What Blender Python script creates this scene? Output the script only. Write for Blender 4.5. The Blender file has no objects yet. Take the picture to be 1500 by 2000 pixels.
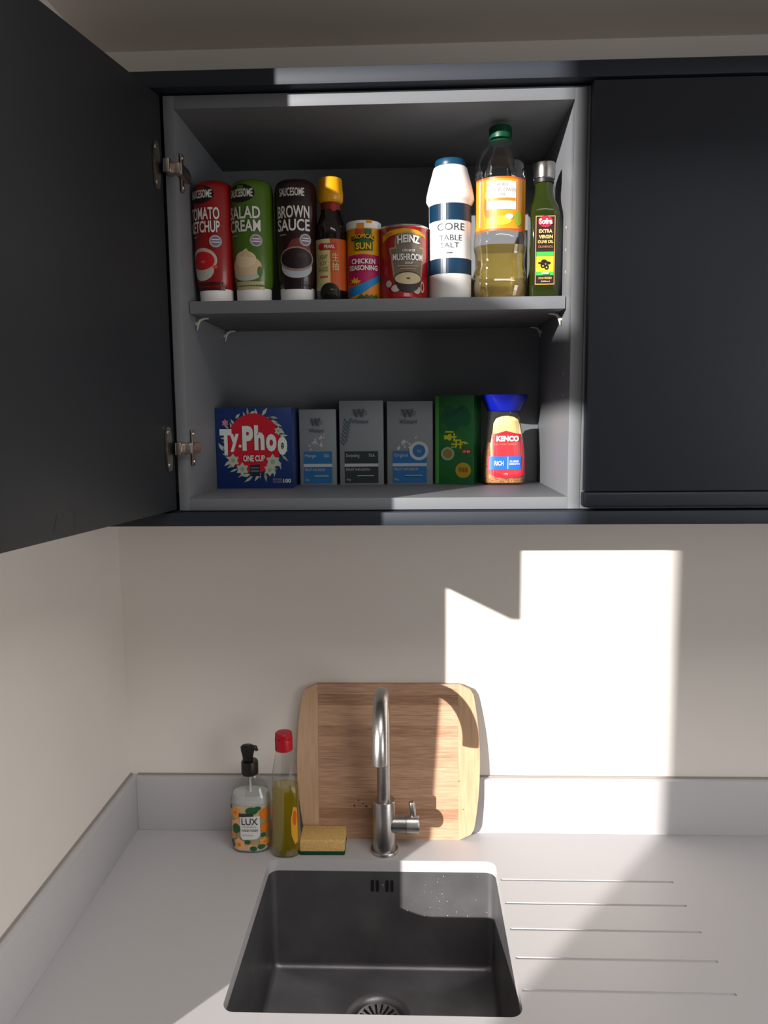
import bpy, bmesh, math, random
from mathutils import Matrix, Vector
random.seed(7)
S = bpy.context.scene
COL = S.collection

# ------------------------------------------------------------------ camera
cd = bpy.data.cameras.new('camera'); cam = bpy.data.objects.new('camera', cd); COL.objects.link(cam)
YAW, PIT, ROL = 0.0368, 0.1230, -0.0097
Fw = Vector((-math.sin(YAW)*math.cos(PIT), math.cos(YAW)*math.cos(PIT), -math.sin(PIT)))
R0 = Fw.cross(Vector((0, 0, 1))).normalized(); U0 = R0.cross(Fw)
Rt = math.cos(ROL)*R0 + math.sin(ROL)*U0; Up = -math.sin(ROL)*R0 + math.cos(ROL)*U0
M = Matrix((Rt, Up, -Fw)).transposed().to_4x4(); M.translation = Vector((0.5676, -1.4627, 1.7174))
cam.matrix_world = M
cd.sensor_width = 36; cd.lens = 1516.9/2000*36; cd.clip_start = 0.05
S.camera = cam

# ------------------------------------------------------------------ world, sun, added fill lights, exposure
W = bpy.data.worlds.new('world'); S.world = W; W.use_nodes = True
W.node_tree.nodes['Background'].inputs[0].default_value = (0.62, 0.74, 0.95, 1)
W.node_tree.nodes['Background'].inputs[1].default_value = 0.4
SUN_DIR = Vector((0.77, 1.0, -0.295)).normalized()
sl = bpy.data.lights.new('sun', 'SUN'); sl.energy = 8.6; sl.angle = math.radians(0.53); sl.color = (1.0, 0.965, 0.925)
sun = bpy.data.objects.new('sun', sl); COL.objects.link(sun)
sun.rotation_euler = SUN_DIR.to_track_quat('-Z', 'Y').to_euler()
def area(name, loc, direction, sx, sy, power, color):
    l = bpy.data.lights.new(name, 'AREA'); l.shape = 'RECTANGLE'; l.size = sx; l.size_y = sy; l.energy = power; l.color = color
    o = bpy.data.objects.new(name, l); COL.objects.link(o); o.location = loc
    o.rotation_euler = Vector(direction).to_track_quat('-Z', 'Y').to_euler(); return o
area('rear_fill_light', (-1.78, -2.96, 1.9), (0, 1, 0), 1.2, 1.9, 4.5, (0.93, 0.96, 1.0))  # added fill, stands in for sky light from the rear opening
area('side_fill_light', (2.36, -1.9, 1.45), (-1, 0, 0), 1.3, 1.1, 19, (1.0, 0.975, 0.94))  # added fill from the right, brightens left wall and ceiling
area('overhead_fill_light', (1.3, -1.75, 3.17), (0, 0, -1), 1.5, 1.1, 30, (1.0, 0.98, 0.96))  # added overhead fill, brightens worktop, walls and sink
S.view_settings.view_transform = 'Standard'; S.view_settings.look = 'None'
S.view_settings.exposure = 0.0; S.view_settings.gamma = 1.0; S.view_settings.use_curve_mapping = False

# ------------------------------------------------------------------ helpers
def srgb(c):
    return tuple((x/255/12.92 if x/255 <= 0.04045 else ((x/255+0.055)/1.055)**2.4) for x in c) + (1,)
MATS = {}
def mat(name, col, rough=0.5, metal=0.0, spec=0.5, noise=None, bump=None, coat=0.0, trans=0.0, ior=1.45):
    if name in MATS: return MATS[name]
    m = bpy.data.materials.new(name); m.use_nodes = True; nt = m.node_tree; b = nt.nodes['Principled BSDF']
    c = srgb(col); b.inputs['Base Color'].default_value = c
    b.inputs['Roughness'].default_value = rough; b.inputs['Metallic'].default_value = metal
    b.inputs['Specular IOR Level'].default_value = spec; b.inputs['Coat Weight'].default_value = coat
    b.inputs['Transmission Weight'].default_value = trans; b.inputs['IOR'].default_value = ior
    if noise or bump:
        tc = nt.nodes.new('ShaderNodeTexCoord')
        mp = nt.nodes.new('ShaderNodeMapping'); nt.links.new(tc.outputs['Object'], mp.inputs[0])
    if noise:   # (scale, amount, stretch xyz)
        sc, am, st = noise; mp.inputs['Scale'].default_value = st
        n = nt.nodes.new('ShaderNodeTexNoise'); n.inputs['Scale'].default_value = sc; n.inputs['Detail'].default_value = 4
        nt.links.new(mp.outputs[0], n.inputs[0])
        r = nt.nodes.new('ShaderNodeValToRGB'); r.color_ramp.elements[0].position = 0.3; r.color_ramp.elements[1].position = 0.7
        r.color_ramp.elements[0].color = tuple(x*(1-am) for x in c[:3])+(1,)
        r.color_ramp.elements[1].color = tuple(min(1, x*(1+am)) for x in c[:3])+(1,)
        nt.links.new(n.outputs[0], r.inputs[0]); nt.links.new(r.outputs[0], b.inputs['Base Color'])
    if bump:    # (scale, strength, stretch)
        sc, am, st = bump
        m2 = nt.nodes.new('ShaderNodeMapping'); m2.inputs['Scale'].default_value = st; nt.links.new(tc.outputs['Object'], m2.inputs[0])
        n = nt.nodes.new('ShaderNodeTexNoise'); n.inputs['Scale'].default_value = sc; n.inputs['Detail'].default_value = 3
        nt.links.new(m2.outputs[0], n.inputs[0])
        bp = nt.nodes.new('ShaderNodeBump'); bp.inputs['Strength'].default_value = am; bp.inputs['Distance'].default_value = 0.001
        nt.links.new(n.outputs[0], bp.inputs['Height']); nt.links.new(bp.outputs[0], b.inputs['Normal'])
    MATS[name] = m; return m
def clear_mat(name, col, refl=1.0, rough=0.03, tint=1.0, ior=1.45, refr=0.0, cloud=0.0, cc=None):
    """thin clear wall: tinted see-through + Fresnel gloss (+ optional refraction for a filled body)"""
    if name in MATS: return MATS[name]
    m = bpy.data.materials.new(name); m.use_nodes = True; nt = m.node_tree; nt.nodes.clear()
    out = nt.nodes.new('ShaderNodeOutputMaterial'); mx = nt.nodes.new('ShaderNodeMixShader')
    tr = nt.nodes.new('ShaderNodeBsdfTransparent'); tr.inputs[0].default_value = srgb(col)
    gl = nt.nodes.new('ShaderNodeBsdfGlossy'); gl.inputs['Roughness'].default_value = rough; gl.inputs[0].default_value = (refl, refl, refl, 1)
    lw = nt.nodes.new('ShaderNodeLayerWeight'); pw = nt.nodes.new('ShaderNodeMath'); pw.operation = 'POWER'; pw.inputs[1].default_value = 3.5
    lw.inputs[0].default_value = 0.5; nt.links.new(lw.outputs['Facing'], pw.inputs[0])
    fr = nt.nodes.new('ShaderNodeMath'); fr.operation = 'MULTIPLY_ADD'; fr.inputs[1].default_value = 0.75; fr.inputs[2].default_value = 0.075; nt.links.new(pw.outputs[0], fr.inputs[0])
    src = tr
    if refr > 0:
        rf = nt.nodes.new('ShaderNodeBsdfRefraction'); rf.inputs[0].default_value = srgb(col); rf.inputs['IOR'].default_value = 1.25
        m2 = nt.nodes.new('ShaderNodeMixShader'); m2.inputs[0].default_value = refr
        nt.links.new(tr.outputs[0], m2.inputs[1]); nt.links.new(rf.outputs[0], m2.inputs[2]); src = m2
    if cloud > 0:                       # slightly cloudy liquid scatters some light
        df = nt.nodes.new('ShaderNodeBsdfDiffuse'); df.inputs[0].default_value = srgb(cc or col); tl = nt.nodes.new('ShaderNodeBsdfTranslucent'); tl.inputs[0].default_value = srgb(cc or col)
        m4 = nt.nodes.new('ShaderNodeMixShader'); m4.inputs[0].default_value = 0.6; nt.links.new(df.outputs[0], m4.inputs[1]); nt.links.new(tl.outputs[0], m4.inputs[2])
        m3 = nt.nodes.new('ShaderNodeMixShader'); m3.inputs[0].default_value = cloud; nt.links.new(src.outputs[0], m3.inputs[1]); nt.links.new(m4.outputs[0], m3.inputs[2]); src = m3
    nt.links.new(fr.outputs[0], mx.inputs[0]); nt.links.new(src.outputs[0], mx.inputs[1]); nt.links.new(gl.outputs[0], mx.inputs[2])
    nt.links.new(mx.outputs[0], out.inputs[0]); MATS[name] = m; return m
def P(name, rgb, rough=0.45):     # printed ink
    return mat('ink_'+name, rgb, rough)

def link(name, me, parent=None, m=None, label=None, cat=None, group=None, kind=None):
    o = bpy.data.objects.new(name, me); COL.objects.link(o)
    if m is not None:
        for k in (m if isinstance(m, (list, tuple)) else [m]): me.materials.append(k)
    if parent is not None: o.parent = parent
    if label: o['label'] = label
    if cat: o['category'] = cat
    if group: o['group'] = group
    if kind: o['kind'] = kind
    return o
def thing(name, label, cat, loc=(0, 0, 0), rz=0.0, group=None):
    o = bpy.data.objects.new(name, None); COL.objects.link(o); o.location = loc; o.rotation_euler = (0, 0, rz)
    o.empty_display_size = 0.02; o['label'] = label; o['category'] = cat
    if group: o['group'] = group
    return o
def finish(bm, name, parent=None, m=None, smooth=False, ang=35, **k):
    me = bpy.data.meshes.new(name); bmesh.ops.recalc_face_normals(bm, faces=bm.faces); bm.to_mesh(me); bm.free()
    if smooth:
        me.polygons.foreach_set('use_smooth', [True]*len(me.polygons)); me.set_sharp_from_angle(angle=math.radians(ang))
    return link(name, me, parent, m, **k)
def add_box(bm, a, b, bev=0.0, seg=2):
    t = bmesh.new(); bmesh.ops.create_cube(t, size=1)
    for v in t.verts: v.co = Vector(((a[i]+b[i])/2 + v.co[i]*abs(b[i]-a[i]) for i in range(3)))
    if bev: bmesh.ops.bevel(t, geom=t.edges[:], offset=bev, segments=seg, profile=0.5, affect='EDGES')
    me = bpy.data.meshes.new('t'); t.to_mesh(me); t.free(); bm.from_mesh(me); bpy.data.meshes.remove(me)
def box(name, a, b, m, parent=None, bev=0.0, seg=2, **k):
    bm = bmesh.new(); add_box(bm, a, b, bev, seg); return finish(bm, name, parent, m, smooth=bev > 0, **k)
def ringpt(hx, hy, p, a):
    s, c = math.sin(a), math.cos(a)
    return hx*math.copysign(abs(s)**(2/p), s), -hy*math.copysign(abs(c)**(2/p), c)
def loft(bm, rings, n=48, cap0=True, cap1=True, cx=0, cy=0):
    """rings (z, hx, hy, p): superellipse sections stacked upward"""
    L = []
    for z, hx, hy, p in rings:
        L.append([bm.verts.new((cx+x, cy+y, z)) for x, y in (ringpt(hx, hy, p, 2*math.pi*i/n) for i in range(n))])
    for A, B in zip(L, L[1:]):
        for i in range(n): bm.faces.new((A[i], A[(i+1) % n], B[(i+1) % n], B[i]))
    if cap0: bm.faces.new(L[0][::-1])
    if cap1: bm.faces.new(L[-1])
def lofto(name, rings, m, parent=None, n=48, ang=35, cap0=True, cap1=True, cx=0, cy=0, **k):
    bm = bmesh.new(); loft(bm, rings, n, cap0, cap1, cx, cy); return finish(bm, name, parent, m, smooth=True, ang=ang, **k)
def rev(pts, sy=1.0): return [(z, r, r*sy, 2) for r, z in pts]
def tube(bm, pts, r, n=20, cap=True, sq=1.0):
    rr = r if isinstance(r, (list, tuple)) else [r]*len(pts); pts = [Vector(p) for p in pts]; prev = None; L = []
    for i, p in enumerate(pts):
        t = (pts[min(i+1, len(pts)-1)] - pts[max(i-1, 0)]).normalized()
        if prev is None: a = t.orthogonal().normalized()
        else: a = (prev - t*prev.dot(t)).normalized()
        prev = a; b = t.cross(a)
        L.append([bm.verts.new(p + rr[i]*(a*math.cos(2*math.pi*k/n) + b*sq*math.sin(2*math.pi*k/n))) for k in range(n)])
    for A, B in zip(L, L[1:]):
        for i in range(n): bm.faces.new((A[i], A[(i+1) % n], B[(i+1) % n], B[i]))
    if cap: bm.faces.new(L[0][::-1]); bm.faces.new(L[-1])
def roundrect(x0, y0, x1, y1, r, n=6):
    o = []
    for cx, cy, a0 in ((x1-r, y1-r, 0), (x0+r, y1-r, 90), (x0+r, y0+r, 180), (x1-r, y0+r, 270)):
        for i in range(n+1):
            a = math.radians(a0+90*i/n); o.append((cx+r*math.cos(a), cy+r*math.sin(a)))
    return o
def prism(bm, poly, z0, z1):
    A = [bm.verts.new((x, y, z0)) for x, y in poly]; B = [bm.verts.new((x, y, z1)) for x, y in poly]; n = len(poly)
    bm.faces.new(A[::-1]); bm.faces.new(B)
    for i in range(n): bm.faces.new((A[i], A[(i+1) % n], B[(i+1) % n], B[i]))

# ---- flat print: shapes drawn in (u, v) and laid on the surface of the thing that carries them
def interp(rings, z):
    if z <= rings[0][0]: return rings[0][1:]
    for a, b in zip(rings, rings[1:]):
        if z <= b[0]:
            t = (z-a[0])/max(1e-9, b[0]-a[0]); return tuple(a[i]+(b[i]-a[i])*t for i in (1, 2, 3))
    return rings[-1][1:]
def wrap(rings, phi=0.0):         # round body: u is arc length
    def f(u, v, e):
        hx, hy, p = interp(rings, v); a = u/hx + phi
        return ((hx+e)*math.sin(a), -(hy+e)*math.cos(a), v)
    return f
def front(rings):                 # square-ish body: u is sideways
    def f(u, v, e):
        hx, hy, p = interp(rings, v); t = min(1, abs(u)/hx)
        return (u, -(hy+e)*(max(0, 1-t**p))**(1/p) if t < 1 else 0, v)
    return f
def flat(y):
    return lambda u, v, e: (u, y-e, v)
def ell(cu, cv, ru, rv, n=28): return [[(cu+ru*math.cos(2*math.pi*i/n), cv+rv*math.sin(2*math.pi*i/n)) for i in range(n)]]
def rect(u0, v0, u1, v1): return [[(u0, v0), (u1, v0), (u1, v1), (u0, v1)]]
TXT = {}
def text(s, cu, cv, w, h, bold=0.0, slant=0.0, rot=0.0, arch=0.0):
    key = (s, bold)
    if key not in TXT:
        c = bpy.data.curves.new('t', 'FONT'); c.body = s; c.size = 1; c.offset = bold; c.resolution_u = 3
        o = bpy.data.objects.new('t', c); COL.objects.link(o)
        dg = bpy.context.evaluated_depsgraph_get(); dg.update()
        me = o.evaluated_get(dg).to_mesh()
        vs = [(v.co.x, v.co.y) for v in me.vertices]; fs = [list(p.vertices) for p in me.polygons]
        o.evaluated_get(dg).to_mesh_clear(); bpy.data.objects.remove(o); bpy.data.curves.remove(c); TXT[key] = (vs, fs)
    vs, fs = TXT[key]
    if not vs: return []
    x0, x1 = min(v[0] for v in vs), max(v[0] for v in vs); y0, y1 = min(v[1] for v in vs), max(v[1] for v in vs)
    q = []
    for x, y in vs:
        a = ((x-x0)/max(1e-6, x1-x0)-0.5)*w; b = ((y-y0)/max(1e-6, y1-y0)-0.5)*h
        b += arch*(1-(2*a/w)**2); a += slant*b
        q.append((cu+a*math.cos(rot)-b*math.sin(rot), cv+a*math.sin(rot)+b*math.cos(rot)))
    return [[q[i] for i in f] for f in fs]
def decal(name, parent, shapes, fn, step=0.004, base=0.0004, gap=0.00013, **k):
    """shapes: list of (polygons, material); later ones lie on top of earlier ones"""
    bm = bmesh.new(); ms = []
    for L, (polys, m) in enumerate(shapes):
        if m not in ms: ms.append(m)
        t = bmesh.new()
        for poly in polys:
            try: t.faces.new([t.verts.new((u, v, 0)) for u, v in poly])
            except ValueError: pass
        if not t.verts: t.free(); continue
        if step:
            us = [v.co.x for v in t.verts]; lo, hi = min(us), max(us); x = math.floor(lo/step)*step
            while x < hi:
                x += step
                if lo < x < hi: bmesh.ops.bisect_plane(t, geom=t.verts[:]+t.edges[:]+t.faces[:], plane_co=(x, 0, 0), plane_no=(1, 0, 0))
        bmesh.ops.triangulate(t, faces=t.faces[:])
        e = base + gap*L
        for v in t.verts: v.co = Vector(fn(v.co.x, v.co.y, e))
        for f in t.faces: f.material_index = ms.index(m)
        me = bpy.data.meshes.new('t'); t.to_mesh(me); t.free(); bm.from_mesh(me); bpy.data.meshes.remove(me)
    me = bpy.data.meshes.new(name); bm.to_mesh(me); bm.free()
    return link(name, me, parent, ms, **k)
class Px:                         # readings taken in photo units on a label -> metres on the thing
    def __init__(s, cx, base, sx, sy=None): s.cx, s.b, s.s, s.y = cx, base, sx, sy or sx
    def r(s, x0, y0, x1, y1): return rect((x0-s.cx)/s.s, (s.b-y1)/s.y, (x1-s.cx)/s.s, (s.b-y0)/s.y)
    def e(s, x, y, rx, ry=None): return ell((x-s.cx)/s.s, (s.b-y)/s.y, rx/s.s, (ry or rx)/s.y)
    def t(s, txt, x0, y0, x1, y1, bold=0.0, **k):
        if 'arch' in k: k['arch'] /= s.s
        return text(txt, ((x0+x1)/2-s.cx)/s.s, (s.b-(y0+y1)/2)/s.y, (x1-x0)/s.s, (y1-y0)/s.y, bold, **k)
    def p(s, *pts): return [[((x-s.cx)/s.s, (s.b-y)/s.y) for x, y in pts]]

# ------------------------------------------------------------------ materials
WALL = mat('wall_paint', (230, 223, 215), 0.85, spec=0.2, noise=(2.2, 0.025, (1, 1, 1)), bump=(240, 0.12, (1, 1, 1)))
WALL2 = mat('dark_unseen_walls', (112, 116, 118), 0.85, spec=0.2)  # unseen walls darkened to cut bounce onto the cabinet fronts
CEIL = mat('ceiling_paint', (236, 224, 214), 0.9, spec=0.2, bump=(200, 0.1, (1, 1, 1)))
STONE = mat('worktop_stone', (190, 187, 188), 0.38, spec=0.45, noise=(900, 0.05, (1, 1, 1)))
NAVY = mat('navy_lacquer', (30, 36, 46), 0.55, spec=0.5, noise=(3, 0.05, (1, 1, 1)))
NAVYIN = mat('door_back_lacquer', (40, 42, 45), 0.5, spec=0.35, noise=(3, 0.06, (1, 1, 1)))
GREY = mat('carcass_grey', (114, 116, 120), 0.5, spec=0.6, noise=(600, 0.03, (1, 1, 1)))
STEEL = mat('brushed_steel', (186, 182, 178), 0.3, metal=1.0, noise=(60, 0.12, (1, 1, 12)), bump=(300, 0.06, (1, 1, 20)))
SINK = mat('sink_steel', (128, 126, 128), 0.40, metal=0.8, noise=(14, 0.16, (1, 1, 1)), bump=(260, 0.05, (14, 14, 1)))
DARKSTEEL = mat('dark_steel', (70, 66, 62), 0.35, metal=1.0)
HINGE = mat('hinge_nickel', (190, 180, 168), 0.32, metal=1.0)
BLACK = mat('black_void', (10, 10, 12), 0.8)
WHITE = mat('white_plastic', (240, 238, 235), 0.35)
CAULK = mat('sealant', (150, 142, 136), 0.6)
FLOORM = mat('floor_oak', (150, 120, 92), 0.5, noise=(6, 0.2, (1, 10, 1)))
CLEAR = clear_mat('clear_plastic', (248, 249, 249))

# ------------------------------------------------------------------ the setting
CZ = 2.3684
st = dict(kind='structure')
box('floor', (-2.75, -3.15, -0.05), (2.55, 0.15, 0), FLOORM, **st)
box('wall_back', (-0.12, 0, 0), (2.55, 0.15, 3.2), WALL, **st)
box('wall_left', (-0.14, -0.822, 0), (0, 0, 3.2), WALL, **st)
box('wall_alcove', (-2.75, -0.822, 0), (-0.14, -0.72, 3.2), WALL2, **st)
box('wall_far_left', (-2.75, -3.15, 0), (-2.6, -0.72, 3.2), WALL2, **st)
bm = bmesh.new()                                        # right wall, opening added for the side fill light
add_box(bm, (2.4, -3.15, 0), (2.55, 0.15, 0.9)); add_box(bm, (2.4, -3.15, 2.0), (2.55, 0.15, 3.2))
add_box(bm, (2.4, -1.2, 0.9), (2.55, 0.15, 2.0)); add_box(bm, (2.4, -3.15, 0.9), (2.55, -2.6, 2.0))
finish(bm, 'wall_right', None, WALL2, **st)
bm = bmesh.new()                                        # rear wall, tall opening made up to let the sun in
add_box(bm, (-2.6, -3.15, 0), (2.4, -3.0, 0.95)); add_box(bm, (-2.6, -3.15, 3.06), (2.4, -3.0, 3.2))
add_box(bm, (-2.6, -3.15, 0.95), (-2.42, -3.0, 3.06)); add_box(bm, (-1.252, -3.15, 0.95), (2.4, -3.0, 3.06))
finish(bm, 'wall_rear', None, WALL2, **st)
bm = bmesh.new()
add_box(bm, (-0.12, -0.80, CZ), (2.4, 0, CZ+0.03)); add_box(bm, (0, -0.83, CZ), (2.4, -0.80, 3.2)); 
for a, b in (((-2.75, -3.15, 3.2), (0.54, 0.15, 3.25)), ((2.06, -3.15, 3.2), (2.55, 0.15, 3.25)), ((0.54, -1.19, 3.2), (2.06, 0.15, 3.25)), ((0.54, -3.15, 3.2), (2.06, -2.31, 3.25))): add_box(bm, a, b)
finish(bm, 'ceiling', None, CEIL, **st)
w1 = bpy.data.objects.new('added_window_1', None); COL.objects.link(w1); w1['kind'] = 'structure'; w1.location = (-1.8425, -3.0, 0.95)  # unseen rear window, made up as the way in for the sun
FR = mat('added_frame_white', (225, 226, 226), 0.4)
bm = bmesh.new()
add_box(bm, (-0.577, -0.06, 0), (0.577, 0, 0.05)); add_box(bm, (-0.577, -0.06, 2.07), (0.577, 0, 2.11)); add_box(bm, (-0.577, -0.06, 0.05), (-0.54, 0, 2.07)); add_box(bm, (0.549, -0.045, 1.62), (0.60, -0.02, 2.07))  # last box is added to trim the upper sun patch on its right
finish(bm, 'added_frame', w1, FR)
for nm, loc, ax in (('added_window_2', (2.42, -1.9, 1.45), 0), ('added_window_3', (1.3, -1.75, 3.215), 2)):  # made-up side window and rooflight around the fill lights
    wn = bpy.data.objects.new(nm, None); COL.objects.link(wn); wn['kind'] = 'structure'; wn.location = loc; bm = bmesh.new()
    hx, hy, hz = (0.03, 0.7, 0.55) if ax == 0 else (0.76, 0.56, 0.02)
    if ax == 0:
        for y in (-0.68, 0, 0.68): add_box(bm, (-hx, y-0.02, -hz), (hx, y+0.02, hz))
        for z in (-0.53, 0.53): add_box(bm, (-hx, -hy, z-0.02), (hx, hy, z+0.02))
    else:
        for x in (-0.74, 0, 0.74): add_box(bm, (x-0.02, -hy, -hz), (x+0.02, hy, hz))
        for y in (-0.54, 0.54): add_box(bm, (-hx, y-0.02, -hz), (hx, y+0.02, hz))
    finish(bm, 'added_frame', wn, FR)
bm = bmesh.new()                                        # added sloping bar that casts the shadow band across the cabinet
zt = lambda x: 2.679-0.5*((x-1.8425)+1.374)-0.95
zb_ = lambda x: 2.524-0.35*((x-1.8425)+1.284)-0.95
A = [(-0.10, zt(-0.10)), (0.59, zt(0.59)), (0.59, zb_(0.59)), (-0.10, zb_(-0.10))]
v0 = [bm.verts.new((x, -0.03, z)) for x, z in A]; v1 = [bm.verts.new((x, -0.005, z)) for x, z in A]
bm.faces.new(v0); bm.faces.new(v1[::-1])
for i in range(4): bm.faces.new((v0[i], v0[(i+1) % 4], v1[(i+1) % 4], v1[i]))
finish(bm, 'shadow_band_bar', w1, FR)

# ------------------------------------------------------------------ worktop, upstands, base cabinets
WT = 0.9
def boolean_cut(target, cutters):
    for c in cutters:
        md = target.modifiers.new('b', 'BOOLEAN'); md.operation = 'DIFFERENCE'; md.object = c; md.solver = 'EXACT'
    dg = bpy.context.evaluated_depsgraph_get(); dg.update()
    me = bpy.data.meshes.new_from_object(target.evaluated_get(dg)); target.modifiers.clear(); old = target.data; target.data = me
    for c in cutters: bpy.data.objects.remove(c)
    return target
wt = box('worktop', (0, -0.63, WT-0.022), (2.4, 0, WT), STONE, label='pale grey speckled stone worktop with undermounted sink and drainer grooves', cat='worktop')
cut = []
bm = bmesh.new(); prism(bm, roundrect(0.2985, -0.4885, 0.7165, -0.1145, 0.018), WT-0.05, WT+0.05); cut.append(finish(bm, 'c'))
bm = bmesh.new(); prism(bm, [(0.5114+0.012*math.cos(a*math.pi/8), -0.082+0.012*math.sin(a*math.pi/8)) for a in range(16)], WT-0.05, WT+0.05); cut.append(finish(bm, 'c'))
for k, y in enumerate((-0.1705, -0.2372, -0.3040, -0.3708, -0.4375)):
    bm = bmesh.new(); x0, x1, h = 0.7205, 1.0222, 0.0030
    sec = [(-h, 0.001), (-h*0.8, -0.0022), (0, -0.0036), (h*0.8, -0.0022), (h, 0.001)]
    L0 = [bm.verts.new((x0, y+a, WT+b)) for a, b in sec]; L1 = [bm.verts.new((x1, y-0.001+a, WT+b)) for a, b in sec]
    bm.faces.new(L0[::-1]); bm.faces.new(L1)
    for i in range(5): bm.faces.new((L0[i], L0[(i+1) % 5], L1[(i+1) % 5], L1[i]))
    cut.append(finish(bm, 'c'))
boolean_cut(wt, cut)
UH, UT = WT+0.1105, 0.0165
box('upstand', (UT, -UT, WT), (2.4, 0, UH), STONE, bev=0.0012, label='long pale stone upstand along the back wall behind the tap', cat='upstand')
box('upstand', (0, -0.63, WT), (UT, 0, UH), STONE, bev=0.0012, label='pale stone upstand running along the left wall', cat='upstand')
bm = bmesh.new(); add_box(bm, (UT, -0.004, UH), (2.4, 0, UH+0.0022)); finish(bm, 'trim_1', None, CAULK, **st)
bm = bmesh.new(); add_box(bm, (0, -0.63, UH), (0.004, 0, UH+0.0022)); finish(bm, 'trim_2', None, CAULK, **st)
bc = thing('base_cabinet', 'dark navy base cabinets under the pale stone worktop', 'cabinet', (0.003, -0.004, 0))
box('side_panel', (0, -0.58, 0.1), (0.018, 0, WT-0.022), GREY, bc); box('side_panel', (2.374, -0.58, 0.1), (2.392, 0, WT-0.022), GREY, bc)
box('bottom_panel', (0.018, -0.58, 0.1), (2.374, 0, 0.118), GREY, bc); box('plinth', (0, -0.53, 0), (2.392, -0.51, 0.1), NAVY, bc)
for i in range(4): box('door', (0.002+0.598*i, -0.6, 0.105), (0.596+0.598*i, -0.581, WT-0.025), NAVY, bc, bev=0.001)

# ------------------------------------------------------------------ sink
sk = thing('sink', 'square undermounted stainless steel sink bowl in the pale worktop', 'sink', (0.5075, -0.3015, WT-0.022))
zf = -0.193
def rr3(hx, hy, z, r): return [(x, y, z) for x, y in roundrect(-hx, -hy, hx, hy, r, 6)]
bm = bmesh.new()
secs = [(0.225, 0.203, 0.0, 0.02), (0.209, 0.187, 0.0, 0.016), (0.2085, 0.1865, -0.004, 0.014), (0.2065, 0.1845, zf+0.012, 0.012), (0.2045, 0.1825, zf+0.004, 0.012), (0.197, 0.175, zf, 0.012)]
LL = []
for hx, hy, z, r in secs: LL.append([bm.verts.new(c) for c in rr3(hx, hy, z, r)])
n = len(LL[0])
for A, B in zip(LL, LL[1:]):
    for i in range(n): bm.faces.new((A[i], A[(i+1) % n], B[(i+1) % n], B[i]))
# floor as a ring around the waste hole, falling slightly towards it
dc = (-0.0035, 0.062); hole = [bm.verts.new((dc[0]+0.050*math.cos(2*math.pi*i/n+math.pi/8*0), dc[1]+0.050*math.sin(2*math.pi*i/n), zf-0.003)) for i in range(n)]
import math as _m
for i in range(n): bm.faces.new((LL[-1][i], LL[-1][(i+1) % n], hole[(i+1) % n], hole[i]))
bowl = finish(bm, 'bowl', sk, SINK, smooth=True, ang=50)
for dx in (-0.0195, -0.0105, 0.0075, 0.0165):
    bm = bmesh.new(); prism(bm, [(a+dx, b) for a, b in roundrect(-0.0029, -0.0115, 0.0029, 0.0115, 0.0026, 4)], 0, 0.001)
    for v in bm.verts: v.co = Vector((v.co.x+0.002, 0.1858-v.co.z*0.8, -0.028+v.co.y))
    finish(bm, 'overflow_slot', sk, BLACK)
bm = bmesh.new(); tube(bm, [(0.0005, 0.1865, -0.028), (0.0005, 0.1845, -0.028)], [0.0034, 0.0028], 12); finish(bm, 'overflow_screw', sk, STEEL, smooth=True)
dr = lofto('drain', [(z+zf, r, r, 2) for r, z in ((0.058, -0.0030), (0.0605, -0.001), (0.060, 0.0008), (0.056, 0.001), (0.052, -0.001), (0.047, -0.004), (0.044, -0.0105), (0.030, -0.012))], SINK, sk, cap0=False, cx=dc[0], cy=dc[1])
dr['label'] = 'round steel sink drain'
bm = bmesh.new()
loft(bm, [(zf+z, r, r, 2) for r, z in ((0.039, -0.011), (0.040, -0.004), (0.038, -0.002), (0.033, -0.003), (0.012, -0.0065))], 48, True, True, dc[0], dc[1])
finish(bm, 'strainer', dr, STEEL, smooth=True)
for k in range(18):
    bm = bmesh.new(); a = 2*math.pi*k/18; c, s = math.cos(a), math.sin(a)
    q = [(0.016, -0.0013), (0.034, -0.0019), (0.034, 0.0019), (0.016, 0.0013)]
    hgt = (-0.0055, -0.0022, -0.0022, -0.0055)
    bm.faces.new([bm.verts.new((dc[0]+x*c-y*s, dc[1]+x*s+y*c, zf+h+0.0006)) for (x, y), h in zip(q, hgt)])
    finish(bm, 'strainer_slot', dr, BLACK)
bm = bmesh.new(); rn = random.Random(11)                # dried water spots on the back wall of the bowl
for k in range(42):
    x, z, r = rn.uniform(0.04, 0.198), rn.uniform(-0.088, -0.006), rn.choice((0.0003, 0.0004, 0.0005, 0.0008))
    if x > 0.12 and rn.random() < .5: z = rn.uniform(-0.088, -0.05)
    bm.faces.new([bm.verts.new((x+r*math.cos(i*math.pi/3), 0.1862+z*0.0, z+r*1.4*math.sin(i*math.pi/3))) for i in range(6)])
for v in bm.verts: v.co.y = 0.1865-(-v.co.z)*0.011-0.0006
finish(bm, 'water_spots', sk, mat('lime_spots', (170, 168, 165), 0.6), kind='stuff')
bm = bmesh.new(); loft(bm, [(zf-0.006, 0.008, 0.008, 2), (zf+0.004, 0.007, 0.007, 2), (zf+0.006, 0.004, 0.004, 2)], 20, True, True, dc[0], dc[1]); finish(bm, 'knob', dr, STEEL, smooth=True)

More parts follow.
